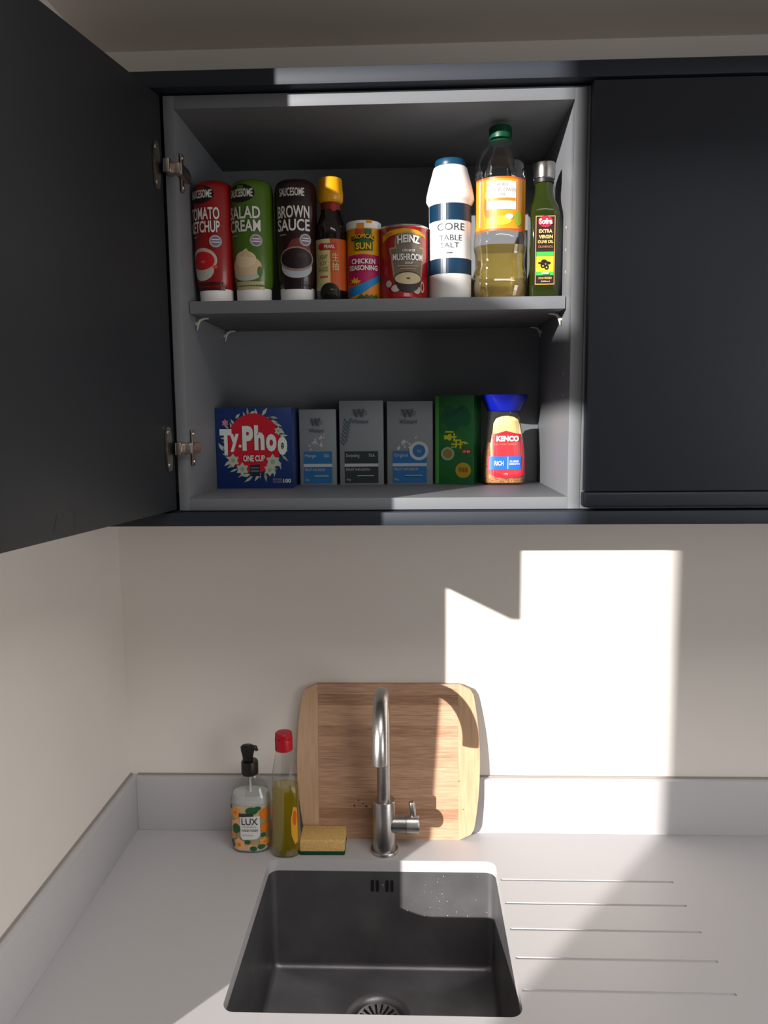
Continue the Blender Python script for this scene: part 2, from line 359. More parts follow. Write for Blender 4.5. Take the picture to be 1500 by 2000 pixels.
# ------------------------------------------------------------------ tap
tp = thing('tap', 'brushed steel swan-neck kitchen tap with side lever standing behind the sink', 'tap', (0.5114, -0.082, WT))
lofto('base_ring', rev([(0.0262, 0), (0.0262, 0.0055), (0.0255, 0.0065), (0.022, 0.0068)]), STEEL, tp)
lofto('body', rev([(0.0215, 0.0065), (0.0215, 0.101), (0.0205, 0.1025), (0.0135, 0.103), (0.0135, 0.104)]), STEEL, tp)
bm = bmesh.new(); R = 0.079
pts = [(0, 0, 0.10), (0, 0, 0.16), (0, 0, 0.2), (0, 0, 0.235)]+[(0, -R+R*math.cos(a*math.pi/20), 0.252+R*math.sin(a*math.pi/20)) for a in range(0, 21)]+[(0, -2*R, 0.246)]
tube(bm, pts, 0.0128, 32, cap=False); tube(bm, [(0, -2*R, 0.246), (0, -2*R, 0.25)], [0.0105, 0.0105], 24)
sp = finish(bm, 'spout', tp, STEEL, smooth=True); sp.rotation_euler = (0, 0, math.radians(0))
bm = bmesh.new(); tube(bm, [(0.015, 0, 0.055), (0.041, 0, 0.055)], 0.0178, 32)
finish(bm, 'side_arm', tp, STEEL, smooth=True)
bm = bmesh.new(); tube(bm, [(0.0413, 0, 0.055), (0.0418, 0, 0.055), (0.0645, 0, 0.055), (0.066, 0, 0.055)], [0.0165, 0.0182, 0.0182, 0.0175], 32)
finish(bm, 'lever_hub', tp, STEEL, smooth=True)
bm = bmesh.new(); tube(bm, [(0.0555, -0.002, 0.068), (0.054, -0.003, 0.082), (0.052, -0.004, 0.098), (0.0515, -0.004, 0.1005)], [0.0052, 0.0060, 0.0060, 0.0045], 16)
finish(bm, 'lever', tp, STEEL, smooth=True)

# ------------------------------------------------------------------ wall cabinets
XL, CD, ZB, ZT, TK = 0.2156, 0.3072, 1.5779, 2.1715, 0.018
XR = XL+0.6; TL = 0.016
cb = thing('wall_cabinet', 'open wall cabinet with grey interior, one shelf and dark door swung to the left', 'cabinet', (XL, 0, ZB))
H = ZT-ZB
box('side_panel', (0, -CD, 0), (TL, -0.001, H), GREY, cb, bev=0.0006)
box('side_panel', (0.6-TK, -CD, 0), (0.6, -0.001, H), GREY, cb, bev=0.0006)
box('top_panel', (TL, -CD, H-TK), (0.6-TK, -0.001, H), GREY, cb, bev=0.0006)
box('bottom_panel', (TL, -CD, 0), (0.6-TK, -0.001, TK), GREY, cb, bev=0.0006)
box('back_panel', (TL, -0.022, TK), (0.6-TK, -0.014, H-TK), GREY, cb)
SZ = 1.8918
box('shelf', (TL+0.0012, -0.272, SZ-0.0187-ZB), (0.6-TK-0.0015, -0.023, SZ-ZB), GREY, cb, bev=0.0006)
CLIP = mat('clip_plastic', (196, 190, 178), 0.35)
for sx, x in ((1, TL), (-1, 0.6-TK)):
    for y in (-0.235, -0.05):
        bm = bmesh.new(); zs = SZ-0.0188-ZB; r = 0.0028
        tube(bm, [(x+sx*0.020, y, zs-0.0022), (x+sx*0.012, y, zs-0.0024), (x+sx*0.006, y, zs-0.005), (x+sx*0.003, y, zs-0.011), (x+sx*0.0025, y-0.004, zs-0.020)], [0.0012, 0.002, 0.0024, 0.0022, 0.001], 10)
        tube(bm, [(x, y, zs-0.010), (x+sx*0.004, y, zs-0.010)], [0.0035, 0.003], 10)
        finish(bm, 'shelf_clip', cb, CLIP, smooth=True)
for z in (0.35, 0.382, 0.414, 0.2, 0.168):              # unused peg holes in the right panel
    for y in (-0.26,):
        bm = bmesh.new(); tube(bm, [(0.6-TK-0.0004, y, z), (0.6-TK+0.001, y, z)], 0.0022, 10); finish(bm, 'peg_hole', cb, CLIP)
# door, hinged at the left edge and standing open
dp = bpy.data.objects.new('door', None); COL.objects.link(dp); dp.parent = cb; dp.location = (-0.003, -CD-0.003, 0); OA = math.radians(10.5)
dp.rotation_euler = (0, 0, -OA)
DL = 0.565
box('door_panel', (-0.0185, -DL, 0.0022), (0, 0, H-0.001), NAVYIN, dp, bev=0.001)
SM = mat('scuff', (48, 50, 54), 0.8)
bm = bmesh.new()
for pts in ([(-0.292, 0.020), (-0.288, 0.031), (-0.286, 0.019), (-0.290, 0.011), (-0.296, 0.010)], [(-0.254, 0.032), (-0.2515, 0.031), (-0.2525, 0.018), (-0.2535, 0.008), (-0.2555, 0.010), (-0.2545, 0.022)]):
    bm.faces.new([bm.verts.new((0.0002, y, z)) for y, z in pts])
finish(bm, 'scuff_mark', dp, SM, label='dark scuff marks')
# hinges: cup plate on the door, arm and plate on the side panel
for zc in (2.071-ZB, 1.672-ZB):
    hg = bpy.data.objects.new('hinge', None); COL.objects.link(hg); hg.parent = cb; hg.location = (0, -CD, zc)
    bm = bmesh.new()                                    # winged cup flange, lying on the door's inner face
    poly = [(-0.004, -0.031), (-0.012, -0.033), (-0.016, -0.024), (-0.018, 0), (-0.016, 0.024), (-0.012, 0.033), (-0.004, 0.031), (-0.001, 0.016), (-0.001, -0.016)]
    a = [bm.verts.new((0.0008, y-0.012, z)) for y, z in poly]; b = [bm.verts.new((0.0035, y-0.012, z)) for y, z in poly]
    bm.faces.new(a[::-1]); bm.faces.new(b)
    for i in range(len(poly)): bm.faces.new((a[i], a[(i+1) % len(poly)], b[(i+1) % len(poly)], b[i]))
    tube(bm, [(0.003, -0.023, -0.024), (0.0048, -0.023, -0.024)], [0.0038, 0.003], 12); tube(bm, [(0.003, -0.023, 0.024), (0.0048, -0.023, 0.024)], [0.0038, 0.003], 12)
    c = finish(bm, 'hinge_cup', hg, HINGE, smooth=True, ang=30); c.rotation_euler = (0, 0, -OA); c.location = (-0.003, -0.003, 0)
    bm = bmesh.new()
    add_box(bm, (0.004, -0.024, -0.0095), (0.013, 0.004, 0.0095), 0.0015); add_box(bm, (0.0185, -0.006, -0.0085), (0.026, 0.036, 0.0085), 0.0015)
    add_box(bm, (0.011, -0.010, -0.0075), (0.024, 0.004, 0.0075), 0.0015)
    finish(bm, 'hinge_arm', hg, HINGE, smooth=True, ang=30)
    bm = bmesh.new()
    add_box(bm, (0.0182, 0.012, -0.027), (0.0205, 0.022, 0.027), 0.0006)
    for s in (-1, 1): tube(bm, [(0.0205, 0.017, s*0.021), (0.0222, 0.017, s*0.021)], [0.0036, 0.0028], 12)
    add_box(bm, (0.0186, 0.036, -0.007), (0.0245, 0.047, 0.007), 0.001)
    finish(bm, 'mounting_plate', hg, HINGE, smooth=True, ang=30)
# neighbour on the right, door shut
nb = thing('wall_cabinet', 'closed dark navy wall cabinet to the right of the open one', 'cabinet', (XR, 0, ZB))
box('body', (0.0004, -CD, 0), (0.6, -0.001, H), GREY, nb, bev=0.0006)
box('door_panel', (0.003, -CD-0.0205, 0.0275), (0.597, -CD-0.002, H-0.001), NAVY, nb, bev=0.0012)
box('handle_lip', (0.0005, -CD-0.0225, 0.0045), (0.597, -CD-0.002, 0.0265), NAVY, nb, bev=0.0035, seg=3)
fl = box('filler_panel', (0.0005, -CD-0.001, ZB), (XL-0.0225, -CD+0.017, ZT), NAVY, label='narrow dark filler panel between left wall and open cabinet', cat='panel')
box('cornice', (0.0005, -0.327, 2.1748), (2.39, -0.001, 2.1968), NAVY, bev=0.0008, label='dark navy cornice board running along the top of the wall cabinets', cat='cornice')
box('light_pelmet', (0.0005, -0.327, 1.5568), (2.39, -0.002, 1.5765), NAVY, bev=0.0008, label='dark navy light pelmet board under the wall cabinets', cat='pelmet')

# ------------------------------------------------------------------ top shelf goods
Y0 = -0.230
def upper(name, label, cat, x, y=Y0, rz=0.0): return thing(name, label, cat, (x, y, SZ), rz)
INKW = P('white', (232, 230, 224)); INKK = P('black', (20, 20, 22)); INKG = P('grey', (150, 152, 150))

def sauce(label, x, h, w, cx, body, dark, words, kind, phi=0.0):
    t = upper('sauce_bottle', label, 'bottle', x)
    hw = w/2; sy = 0.86
    R = [(0.021, hw*0.80), (0.024, hw*0.86), (0.036, hw*0.93), (0.075, hw*0.985), (0.13, hw), (h-0.020, hw), (h-0.010, hw*0.965), (h-0.004, hw*0.87), (h-0.001, hw*0.74), (h, hw*0.6)]
    rings = [(z, r, r*sy, 2) for z, r in R]
    m = mat('sauce_body_'+kind, body, 0.3, coat=0.2)
    lofto('body', rings, m, t)
    lofto('cap', [(z, r, r*sy, 2) for z, r in ((0, hw*0.80), (0.0205, hw*0.815), (0.0218, hw*0.79))], WHITE, t, label='white cap the bottle stands on')
    q = Px(cx, 590, 1280, 1330); f = wrap(rings, phi)
    sh = [(q.r(cx-26, 549, cx+34, 565), mat('sauce_low_'+kind, dark, 0.3))]
    ex = cx-5 if kind != 'brown' else cx-2
    dk = P('black', (20, 20, 22))
    sh.append((q.e(ex-3, 378, 29, 18), dk))
    if kind == 'red':
        sh += [(q.e(cx-9, 524, 25, 22), P('bowl', (190, 190, 180))), (q.e(cx-8, 506, 31, 24), P('bowl2', (200, 180, 170))), (q.e(cx-8, 507, 26, 18), P('ketchup', (196, 26, 30))), (q.e(cx-6, 509, 5, 3), P('bubble', (220, 90, 80))), (q.e(cx+18, 520, 5, 3.5), P('tomato', (220, 70, 50)))]
    elif kind == 'green':
        sh += [(q.e(cx-1, 532, 30, 16), P('bowl', (190, 190, 180))), (q.e(cx-1, 519, 31, 19), P('cream', (216, 190, 150))), (q.e(cx-2, 506, 22, 16), P('cream2', (228, 206, 170))), (q.p((cx-14, 500), (cx-4, 488), (cx+2, 485), (cx+8, 494), (cx+16, 503)), P('cream', (216, 190, 150))), (q.e(cx+26, 530, 5, 10), P('leaf', (70, 110, 40)))]
    else:
        sh += [(q.p((cx-16, 486), (cx-6, 470), (cx+8, 466), (cx+28, 478), (cx+34, 492), (cx, 492)), P('date', (120, 50, 40))), (q.e(cx+3, 522, 32, 22), P('bowl3', (176, 186, 192))), (q.e(cx+3, 507, 35, 24), P('bowl4', (150, 130, 120))), (q.e(cx+3, 506, 32, 20), P('browns', (36, 20, 22))), (q.e(cx+12, 500, 10, 5), P('browns2', (60, 36, 38)))]
    sh += [(q.e(cx+21, 470, 12), P('roundel', (176, 178, 186))), (q.e(cx+21, 470, 9), P('roundel2_'+kind, (130, 110, 130))), (q.r(cx+14, 466, cx+28, 468), INKW), (q.r(cx+13, 471, cx+29, 473), INKW)]
    decal('label', t, sh, f)
    tx = [(q.t('SAUCESOME', ex-27, 370, ex+22, 386, 0.02), INKW), (q.t(words[0], cx-35, 404, cx+30, 428, 0.022), INKW), (q.t(words[1], cx-35, 430, cx+30, 453, 0.022), INKW), (q.r(cx-30, 459, cx-16, 461), INKG)]
    decal('lettering', t, tx, f, base=0.0016)
    return t
sauce('upside-down red tomato ketchup squeeze bottle, leftmost on the upper shelf', 0.2650, 0.1811, 0.0635, 412, (150, 18, 18), (66, 20, 20), ('TOMATO', 'KETCHUP'), 'red', math.radians(-17))
sauce('upside-down green salad cream squeeze bottle between ketchup and brown sauce', 0.3240, 0.1814, 0.0665, 489, (78, 112, 28), (190, 176, 140), ('SALAD', 'CREAM'), 'green', math.radians(-11))
sauce('upside-down dark brown sauce squeeze bottle beside the soy sauce', 0.3915, 0.1808, 0.0650, 575, (46, 20, 20), (40, 26, 34), ('BROWN', 'SAUCE'), 'brown', math.radians(2))

t = upper('soy_sauce_bottle', 'dark soy sauce bottle with yellow cap and cream and orange label', 'bottle', 0.4450)
rings = rev([(0.022, 0), (0.0238, 0.003), (0.0240, 0.1), (0.0225, 0.112), (0.0185, 0.124), (0.0152, 0.134), (0.0142, 0.150)])
lofto('body', rings, mat('soy_glass', (22, 12, 12), 0.08, coat=0.5), t)
lofto('cap', rev([(0.0165, 0.148), (0.0190, 0.151), (0.0196, 0.160), (0.0186, 0.168), (0.0180, 0.181), (0.0172, 0.1836)]), mat('yellow_cap', (226, 160, 20), 0.3), t, n=24, ang=60, label='yellow plastic cap')
q = Px(644.5, 588, 1286, 1330); f = wrap(rings)
decal('neck_band', t, [(rect(-0.030, 0.137, 0.030, 0.1485), P('foil', (122, 40, 26))), (q.e(652, 402, 6, 8), P('foilred', (170, 30, 26)))], f)
OR = P('orange', (196, 84, 22)); CR = P('creampaper', (214, 200, 140)); RD = P('red', (186, 26, 26))
decal('label', t, [(q.r(608, 466, 646, 566), CR), (q.r(645, 466, 686, 566), OR), (q.e(628, 481, 9, 7), RD), (q.r(626, 475, 658, 488), RD), (q.r(623, 538, 640, 542), OR), (q.e(643, 572, 20, 20), P('blackarch', (24, 26, 20)))], f)
decal('lettering', t, [(q.t('LIGHT', 621, 497, 641, 506, 0.02), P('olive', (120, 116, 60))), (q.t('SOY', 623, 509, 639, 518, 0.02), P('olive', (120, 116, 60))), (q.t('SAUCE', 621, 521, 641, 530, 0.02), P('olive', (120, 116, 60))), (q.t('PEARL', 634, 478, 654, 485, 0.02), INKW), (q.t('生', 648, 494, 661, 510), CR), (q.t('抽', 648, 512, 661, 528), CR)], f, base=0.0014)

t = upper('seasoning_tub', 'small yellow and pink chicken seasoning tub with white lid', 'tub', 0.4950)
rings = rev([(0.0250, 0), (0.0256, 0.002), (0.0256, 0.108)])
lofto('body', rings, mat('tub_yellow', (228, 160, 20), 0.35), t)
lofto('lid', rev([(0.0262, 0.1060), (0.0270, 0.1070), (0.0270, 0.1160), (0.0258, 0.1175), (0.02, 0.1181)]), WHITE, t, label='white shaker lid')
q = Px(708.6, 586.7, 1292, 1334); f = wrap(rings)
GN = P('green', (22, 92, 36)); MG = P('magenta', (176, 20, 92)); BL = P('skyblue', (30, 130, 190)); YL = P('sunyellow', (236, 186, 30))
decal('label', t, [(q.r(672, 497, 746, 590), MG), (q.e(709, 505, 34, 9), MG), (q.p((672, 561), (700, 556), (722, 546), (746, 534), (746, 590), (672, 590)), BL), (q.p((672, 582), (705, 574), (725, 560), (746, 548), (746, 590), (672, 590)), P('tub_orange', (222, 130, 26))),
    (q.p(*[(692+(13 if i % 2 else 7)*math.cos(math.pi*i/9), 552-(13 if i % 2 else 7)*math.sin(math.pi*i/9)) for i in range(10)]), YL), (q.p(*[(700+ (i*5), 578-(4 if i % 2 else 0)) for i in range(9)], (740, 590), (682, 590)), P('leafgreen', (60, 96, 30))),
    (q.r(694, 447, 726, 461), P('flagred', (200, 60, 40))), (q.r(712, 447, 726, 461), GN), (q.r(693, 465, 728, 489), GN), (q.p((686, 461), (708, 456), (731, 461), (731, 470), (708, 466), (686, 470)), INKK)], f)
decal('lettering', t, [(q.t('TROPICAL', 688, 459, 730, 468, 0.02, arch=2), YL), (q.t('SUN', 696, 474, 724, 487, 0.03), YL), (q.t('CHICKEN', 687, 505, 732, 515, 0.03), INKW), (q.t('SEASONING', 682, 518, 737, 528, 0.03), INKW)], f, base=0.0024)
decal('lid_tab', t, [(q.r(697, 436, 712, 447), P('tab_orange', (214, 140, 30))), (q.r(716, 430, 727, 436), P('tab_orange', (214, 140, 30)))], wrap(rev([(0.0271, 0), (0.0271, 0.13)])))

t = upper('soup_tin', 'red cream of mushroom soup tin beside the white salt bottle', 'tin', 0.5567)
rings = rev([(0.0372, 0), (0.0378, 0.001), (0.0378, 0.0035), (0.0370, 0.005), (0.0370, 0.1045), (0.0366, 0.1055)])
lofto('body', rings, mat('tin_red', (160, 16, 22), 0.3, coat=0.3), t)
lofto('rim', rev([(0.0366, 0.1050), (0.0376, 0.1060), (0.0376, 0.1078), (0.0366, 0.1086), (0.0355, 0.1078), (0.035, 0.106)]), STEEL, t, label='bright steel rim')
q = Px(788.6, 583.8, 1309, 1350); f = wrap(rings)
GD = P('gold', (176, 146, 104)); TP = P('taupe', (120, 110, 98)); TY = P('tin_yellow', (226, 172, 30))
decal('label', t, [(q.p((740, 456), (760, 449), (790, 446), (818, 449), (838, 456), (838, 462), (818, 457), (790, 454), (760, 460), (740, 470)), TY),
    (q.p((771, 468), (773, 460), (790, 453), (808, 453), (824, 460), (826, 468), (824, 481), (834, 482), (831, 500), (826, 550), (769, 550), (762, 500), (758, 483), (771, 482)), GD),
    (q.p((774, 469), (776, 462), (790, 456), (808, 456), (821, 462), (823, 469), (821, 484), (830, 485), (827, 500), (822, 548), (772, 548), (766, 500), (762, 486), (774, 485)), TP),
    (q.e(757, 553, 7), P('mush', (200, 190, 176))), (q.e(772, 563, 9, 7), P('mush', (200, 190, 176))), (q.e(815, 566, 8, 8), P('mush2', (190, 176, 156))), (q.e(828, 560, 5, 11), P('mush', (200, 190, 176))), (q.e(828, 560, 3, 8), P('tin_red2', (130, 24, 24))),
    (q.e(797, 557, 22, 14), P('bowl_dark', (50, 44, 46))), (q.e(797, 544, 28, 14), P('bowl_rim', (58, 46, 34))), (q.e(797, 544, 26, 11.5), P('soup', (206, 188, 150))), (q.e(797, 544, 4, 2), P('herb', (90, 90, 50)))], f)
decal('lettering', t, [(q.t('HEINZ', 777, 462, 820, 477, 0.035, arch=3), INKW), (q.t('CREAM OF', 786, 487, 810, 492, 0.01), INKW), (q.t('MUSHROOM', 768, 496, 826, 509, 0.02), INKW), (q.t('SOUP', 791, 512, 806, 516, 0.01), INKW), (q.r(777, 519, 817, 521), GD), (q.r(782, 524, 812, 526), GD), (q.t('CLASSIC', 750, 454, 768, 459, 0.01), RD)], f, base=0.0026)

t = upper('salt_bottle', 'tall white table salt bottle with navy bands and blue cap', 'bottle', 0.6275)
rings = rev([(0.0300, 0), (0.0322, 0.002), (0.0322, 0.140), (0.0350, 0.1445), (0.0366, 0.1475), (0.0362, 0.154), (0.0330, 0.168), (0.0272, 0.188), (0.0258, 0.1935), (0.0250, 0.1950), (0.0235, 0.196)])
lofto('body', rings, mat('salt_white', (236, 233, 230), 0.35), t)
lofto('cap', rev([(0.0232, 0.1955), (0.0236, 0.197), (0.0230, 0.2045), (0.0220, 0.206), (0.010, 0.2067)]), mat('blue_cap', (16, 64, 92), 0.35), t, label='dark blue screw cap')
q = Px(877.5, 582.8, 1310, 1348); f = wrap(rings); NB = P('salt_navy', (12, 46, 70), 0.35)
decal('label', t, [(rect(-0.044, (582.8-429)/1348, 0.044, (582.8-396)/1348), NB), (rect(-0.044, (582.8-533)/1348, 0.044, (582.8-503)/1348), NB)], f)
SG = P('salt_text', (52, 58, 68))
decal('lettering', t, [(q.t('CORE', 849, 435, 905, 449, 0.004), SG), (q.t('TABLE', 853, 458, 899, 469, 0.0), SG), (q.t('SALT', 856, 473, 893, 483, 0.0), SG), (q.r(868, 492, 880, 494), SG)], f)

# sunflower oil bottle: clear shell, pale oil in the lower half
t = upper('cooking_oil_bottle', 'large clear bottle of pale yellow cooking oil with green cap and orange label', 'bottle', 0.7030, -0.228)
HW = 0.0400
Rg = [(0.0, 0.034, 2.6), (0.003, 0.0375, 2.8), (0.02, HW, 3), (0.030, HW*0.99, 3), (0.033, HW*0.955, 3), (0.036, HW*0.99, 3), (0.040, HW*0.955, 3), (0.044, HW*0.99, 3), (0.055, HW*0.93, 3), (0.075, HW*0.94, 3), (0.090, HW, 3), (0.112, HW*0.985, 2.6), (0.115, HW*0.94, 2.3), (0.198, HW*0.94, 2.3), (0.201, HW*0.985, 2.2), (0.205, HW*0.95, 2.2), (0.209, HW*0.985, 2.1), (0.213, HW*0.95, 2.1), (0.222, HW*0.95, 2), (0.238, HW*0.86, 2), (0.252, HW*0.66, 2), (0.262, HW*0.46, 2), (0.268, 0.0150, 2), (0.274, 0.0150, 2)]
sc = 0.2540/0.289
rings = [(z*sc, h, h*0.96, p) for z, h, p in Rg]
lofto('bottle_shell', rings, CLEAR, t, cap1=False, ang=60)
liq = [(max(z*sc, 0.0015), h-0.0016, (h-0.0016)*0.96, p) for z, h, p in Rg if z*sc < 0.076]+[(0.0775, HW*0.96, HW*0.92, 3)]
lofto('oil', liq, clear_mat('sunflower_oil', (244, 230, 160), 1.0, 0.02, refr=0.6, cloud=0.16, cc=(240, 206, 110)), t, ang=60, label='pale yellow oil')
lofto('cap', rev([(0.0158, 0.236), (0.0172, 0.2365), (0.0172, 0.2515), (0.0160, 0.2538), (0.008, 0.2542)]), mat('green_cap', (6, 66, 42), 0.4), t, n=32, label='dark green screw cap')
lofto('neck_ring', rev([(0.0162, 0.2305), (0.0173, 0.2315), (0.0162, 0.2335)]), mat('green_cap', (6, 66, 42), 0.4), t)
q = Px(979, 580.4, 1322, 1357); f = wrap([(z, h, h2, 2) for z, h, h2, p in rings])
AM = P('amber', (232, 150, 30)); OB = P('orange_border', (236, 96, 20)); OW = P('oil_white', (240, 236, 228))
lb = rings[12:14]
rl = [(0, HW*0.955, HW*0.925, 2), (0.3, HW*0.955, HW*0.925, 2)]
decal('label', t, [(rect(-0.048, (580.4-449)/1357, 0.048, (580.4-345)/1357), OB), (rect(-0.0465, (580.4-445)/1357, 0.0465, (580.4-349)/1357), AM), (q.e(950, 400, 10, 24), P('peach', (226, 110, 30))), (q.e(952, 380, 8, 12), P('amber2', (240, 170, 60))), (q.e(1012, 425, 10, 14), P('leafg', (150, 170, 40))), (q.e(975, 430, 22, 9), P('lemon', (240, 190, 60))),
    (q.r(948, 354, 1006, 408), OW), (q.r(950, 386, 1005, 392), P('orange2', (226, 130, 30))), (q.e(992, 422, 8, 5), OW), (q.r(930, 350, 933, 440), OW)], wrap(rl), base=0.0006)
decal('lettering', t, [(q.t('PURE', 968, 358, 988, 364, 0.0), P('oilgrey', (160, 150, 150))), (q.t('SUNFLOWER', 955, 367, 1003, 374, 0.0), P('oilgrey', (160, 150, 150))), (q.t('OIL', 970, 377, 984, 383, 0.0), P('oilgrey', (160, 150, 150)))], wrap(rl), base=0.0026)

# olive oil: slim square dark green bottle
t = upper('olive_oil_bottle', 'slim square dark green olive oil bottle with silver cap, rightmost on upper shelf', 'bottle', 0.7690, -0.228)
rings = [(0.0, 0.0195, 0.0195, 6), (0.003, 0.0218, 0.0218, 7), (0.126, 0.0218, 0.0218, 7), (0.136, 0.0205, 0.0205, 4), (0.148, 0.0162, 0.0162, 2.6), (0.160, 0.0136, 0.0136, 2), (0.177, 0.0134, 0.0134, 2)]
lofto('body', rings, mat('olive_glass', (44, 56, 14), 0.06, coat=0.6, trans=0.35, ior=1.4), t, ang=50)
lofto('cap', rev([(0.0150, 0.1770), (0.0162, 0.178), (0.0166, 0.187), (0.0170, 0.1990), (0.0162, 0.2005), (0.01, 0.201)]), mat('silver_cap', (176, 172, 168), 0.22, metal=1.0), t, label='silver screw cap')
lofto('cap_ring', rev([(0.0142, 0.171), (0.0150, 0.1715), (0.0150, 0.177)]), INKK, t)
q = Px(1064.5, 582, 1310, 1342); BR = P('olive_brown', (38, 20, 16)); GO = P('gold2', (206, 160, 90))
f = front(rings)
decal('label', t, [(q.r(1042, 417, 1086, 560), BR), (q.r(1045, 421, 1083, 555), GO), (q.r(1046.2, 422.5, 1081.8, 553.5), BR), (q.e(1064, 432, 14, 11), P('pinkred', (206, 24, 60))), (q.r(1047, 491, 1081, 536), P('olive_yellow', (236, 196, 40))), (q.r(1047, 491, 1081, 500), P('olive_green', (60, 170, 70))), (q.r(1047, 530, 1081, 537), P('olive_green', (60, 170, 70))),
    (q.e(1060, 518, 5, 5), INKK), (q.e(1067, 521, 4.5, 5.5), INKK), (q.e(1062, 510, 6, 4), INKK), (q.e(1070, 513, 5, 3), INKK), (q.e(1054, 513, 4, 2), INKK), (q.e(1060, 519, 1.5), P('olive_yellow', (236, 196, 40))), (q.e(1067, 522, 1.4), P('olive_yellow', (236, 196, 40)))], f, step=0)
GO2 = P('gold3', (228, 196, 120))
decal('lettering', t, [(q.t('Sofra', 1051, 427, 1077, 438, 0.04), INKW), (q.t('EXTRA', 1051, 448, 1077, 455, 0.03), GO2), (q.t('VIRGIN', 1051, 459, 1078, 466, 0.03), GO2), (q.t('OLIVE OIL', 1049, 469, 1079, 475, 0.02), GO2), (q.t('ÖLIVENOL', 1050, 479, 1079, 484, 0.0), P('gold4', (190, 130, 90))), (q.t('500ml', 1056, 548, 1073, 551, 0.0), GO2), (q.t('COLD PRESSED', 1051, 541, 1077, 545, 0.0), GO2), (q.r(1057, 539-6.5, 1071, 535.5), INKW)], f, step=0, base=0.0030)

# ------------------------------------------------------------------ lower shelf goods
LZ = ZB+TK
def carton(name, label, x0, x1, y, h, d, m, rz=0.0):
    t = thing(name, label, 'box', ((x0+x1)/2, y, LZ), rz); w = (x1-x0)/2
    box('carton', (-w, 0, 0), (w, d, h), m, t, bev=0.0006)
    bm = bmesh.new(); add_box(bm, (-w+0.001, 0.0006, h-0.0004), (w-0.001, d*0.55, h+0.0004)); finish(bm, 'top_flap', t, m)
    return t
TB = mat('tea_box_blue', (22, 46, 100), 0.3, noise=(5, 0.12, (1, 1, 1)))
t = carton('tea_box', 'large dark blue tea box with red circle and flower wreath, leftmost on bottom shelf', 0.2324, 0.3632, -0.140, 0.1375, 0.075, TB)
q = Px(496.5, 952, 1210, 1140); WR = P('wreath', (170, 178, 160)); WR2 = P('wreath2', (140, 150, 130)); PK = P('blossom', (190, 110, 120))
sh = []
for i in range(46):
    a = 2*math.pi*i/46+random.uniform(-.05, .05); r = random.uniform(60, 67) + (3 if i % 2 else -3)
    x, y = 497+r*math.cos(a), 868+r*math.sin(a)*0.98; L, w, b = random.uniform(7, 11), random.uniform(2.0, 3.6), a+random.uniform(-0.3, 1.4)
    c, s = math.cos(b), math.sin(b)
    sh.append((q.p((x-L*c, y-L*s), (x+w*s, y-w*c), (x+L*c, y+L*s), (x-w*s, y+w*c)), WR if i % 3 else WR2))
sh.append((q.e(497, 864, 57, 58), P('tea_red', (186, 16, 38))))
for x, y, r in ((438, 824, 8), (452, 897, 14), (471, 914, 14), (535, 900, 16), (528, 916, 13), (548, 840, 9)):
    sh.append((q.p(*[(x+r*(1 if k % 2 else .62)*math.cos(math.pi*k/6), y+r*(1 if k % 2 else .62)*math.sin(math.pi*k/6)) for k in range(12)]), PK if r == 8 else WR)); sh.append((q.e(x, y, r*.3), WR2))
sh += [(q.p((487, 906), (508, 905), (508, 928), (487, 928)), P('tea_teal', (14, 40, 56))), (q.r(489, 911, 506, 912.5), INKG), (q.r(489, 917, 506, 918.5), INKG)]
decal('label', t, sh, flat(0), step=0, gap=0.00002)
TW = P('tea_white', (206, 212, 204))
decal('lettering', t, [(q.t('T', 426, 836, 451, 886, 0.05), TW), (q.t('y', 447, 845, 466, 880, 0.05), TW), (q.t('•', 465, 866, 471, 872, 0.02), TW), (q.t('P', 473, 830, 496, 878, 0.05), TW), (q.t('h', 498, 829, 519, 877, 0.05), TW), (q.t('o', 522, 846, 544, 880, 0.05), TW), (q.t('o', 546, 851, 566, 887, 0.05), TW),
    (q.t('ONE CUP', 474, 887, 519, 899, 0.03), TW), (q.t('100', 556, 933, 572, 941, 0.03), TW), (q.t('ROUND', 535, 932, 553, 936, 0.0), INKG), (q.t('TEA BAGS', 534, 937, 554, 941, 0.0), INKG)], flat(0), step=0, base=0.0022)
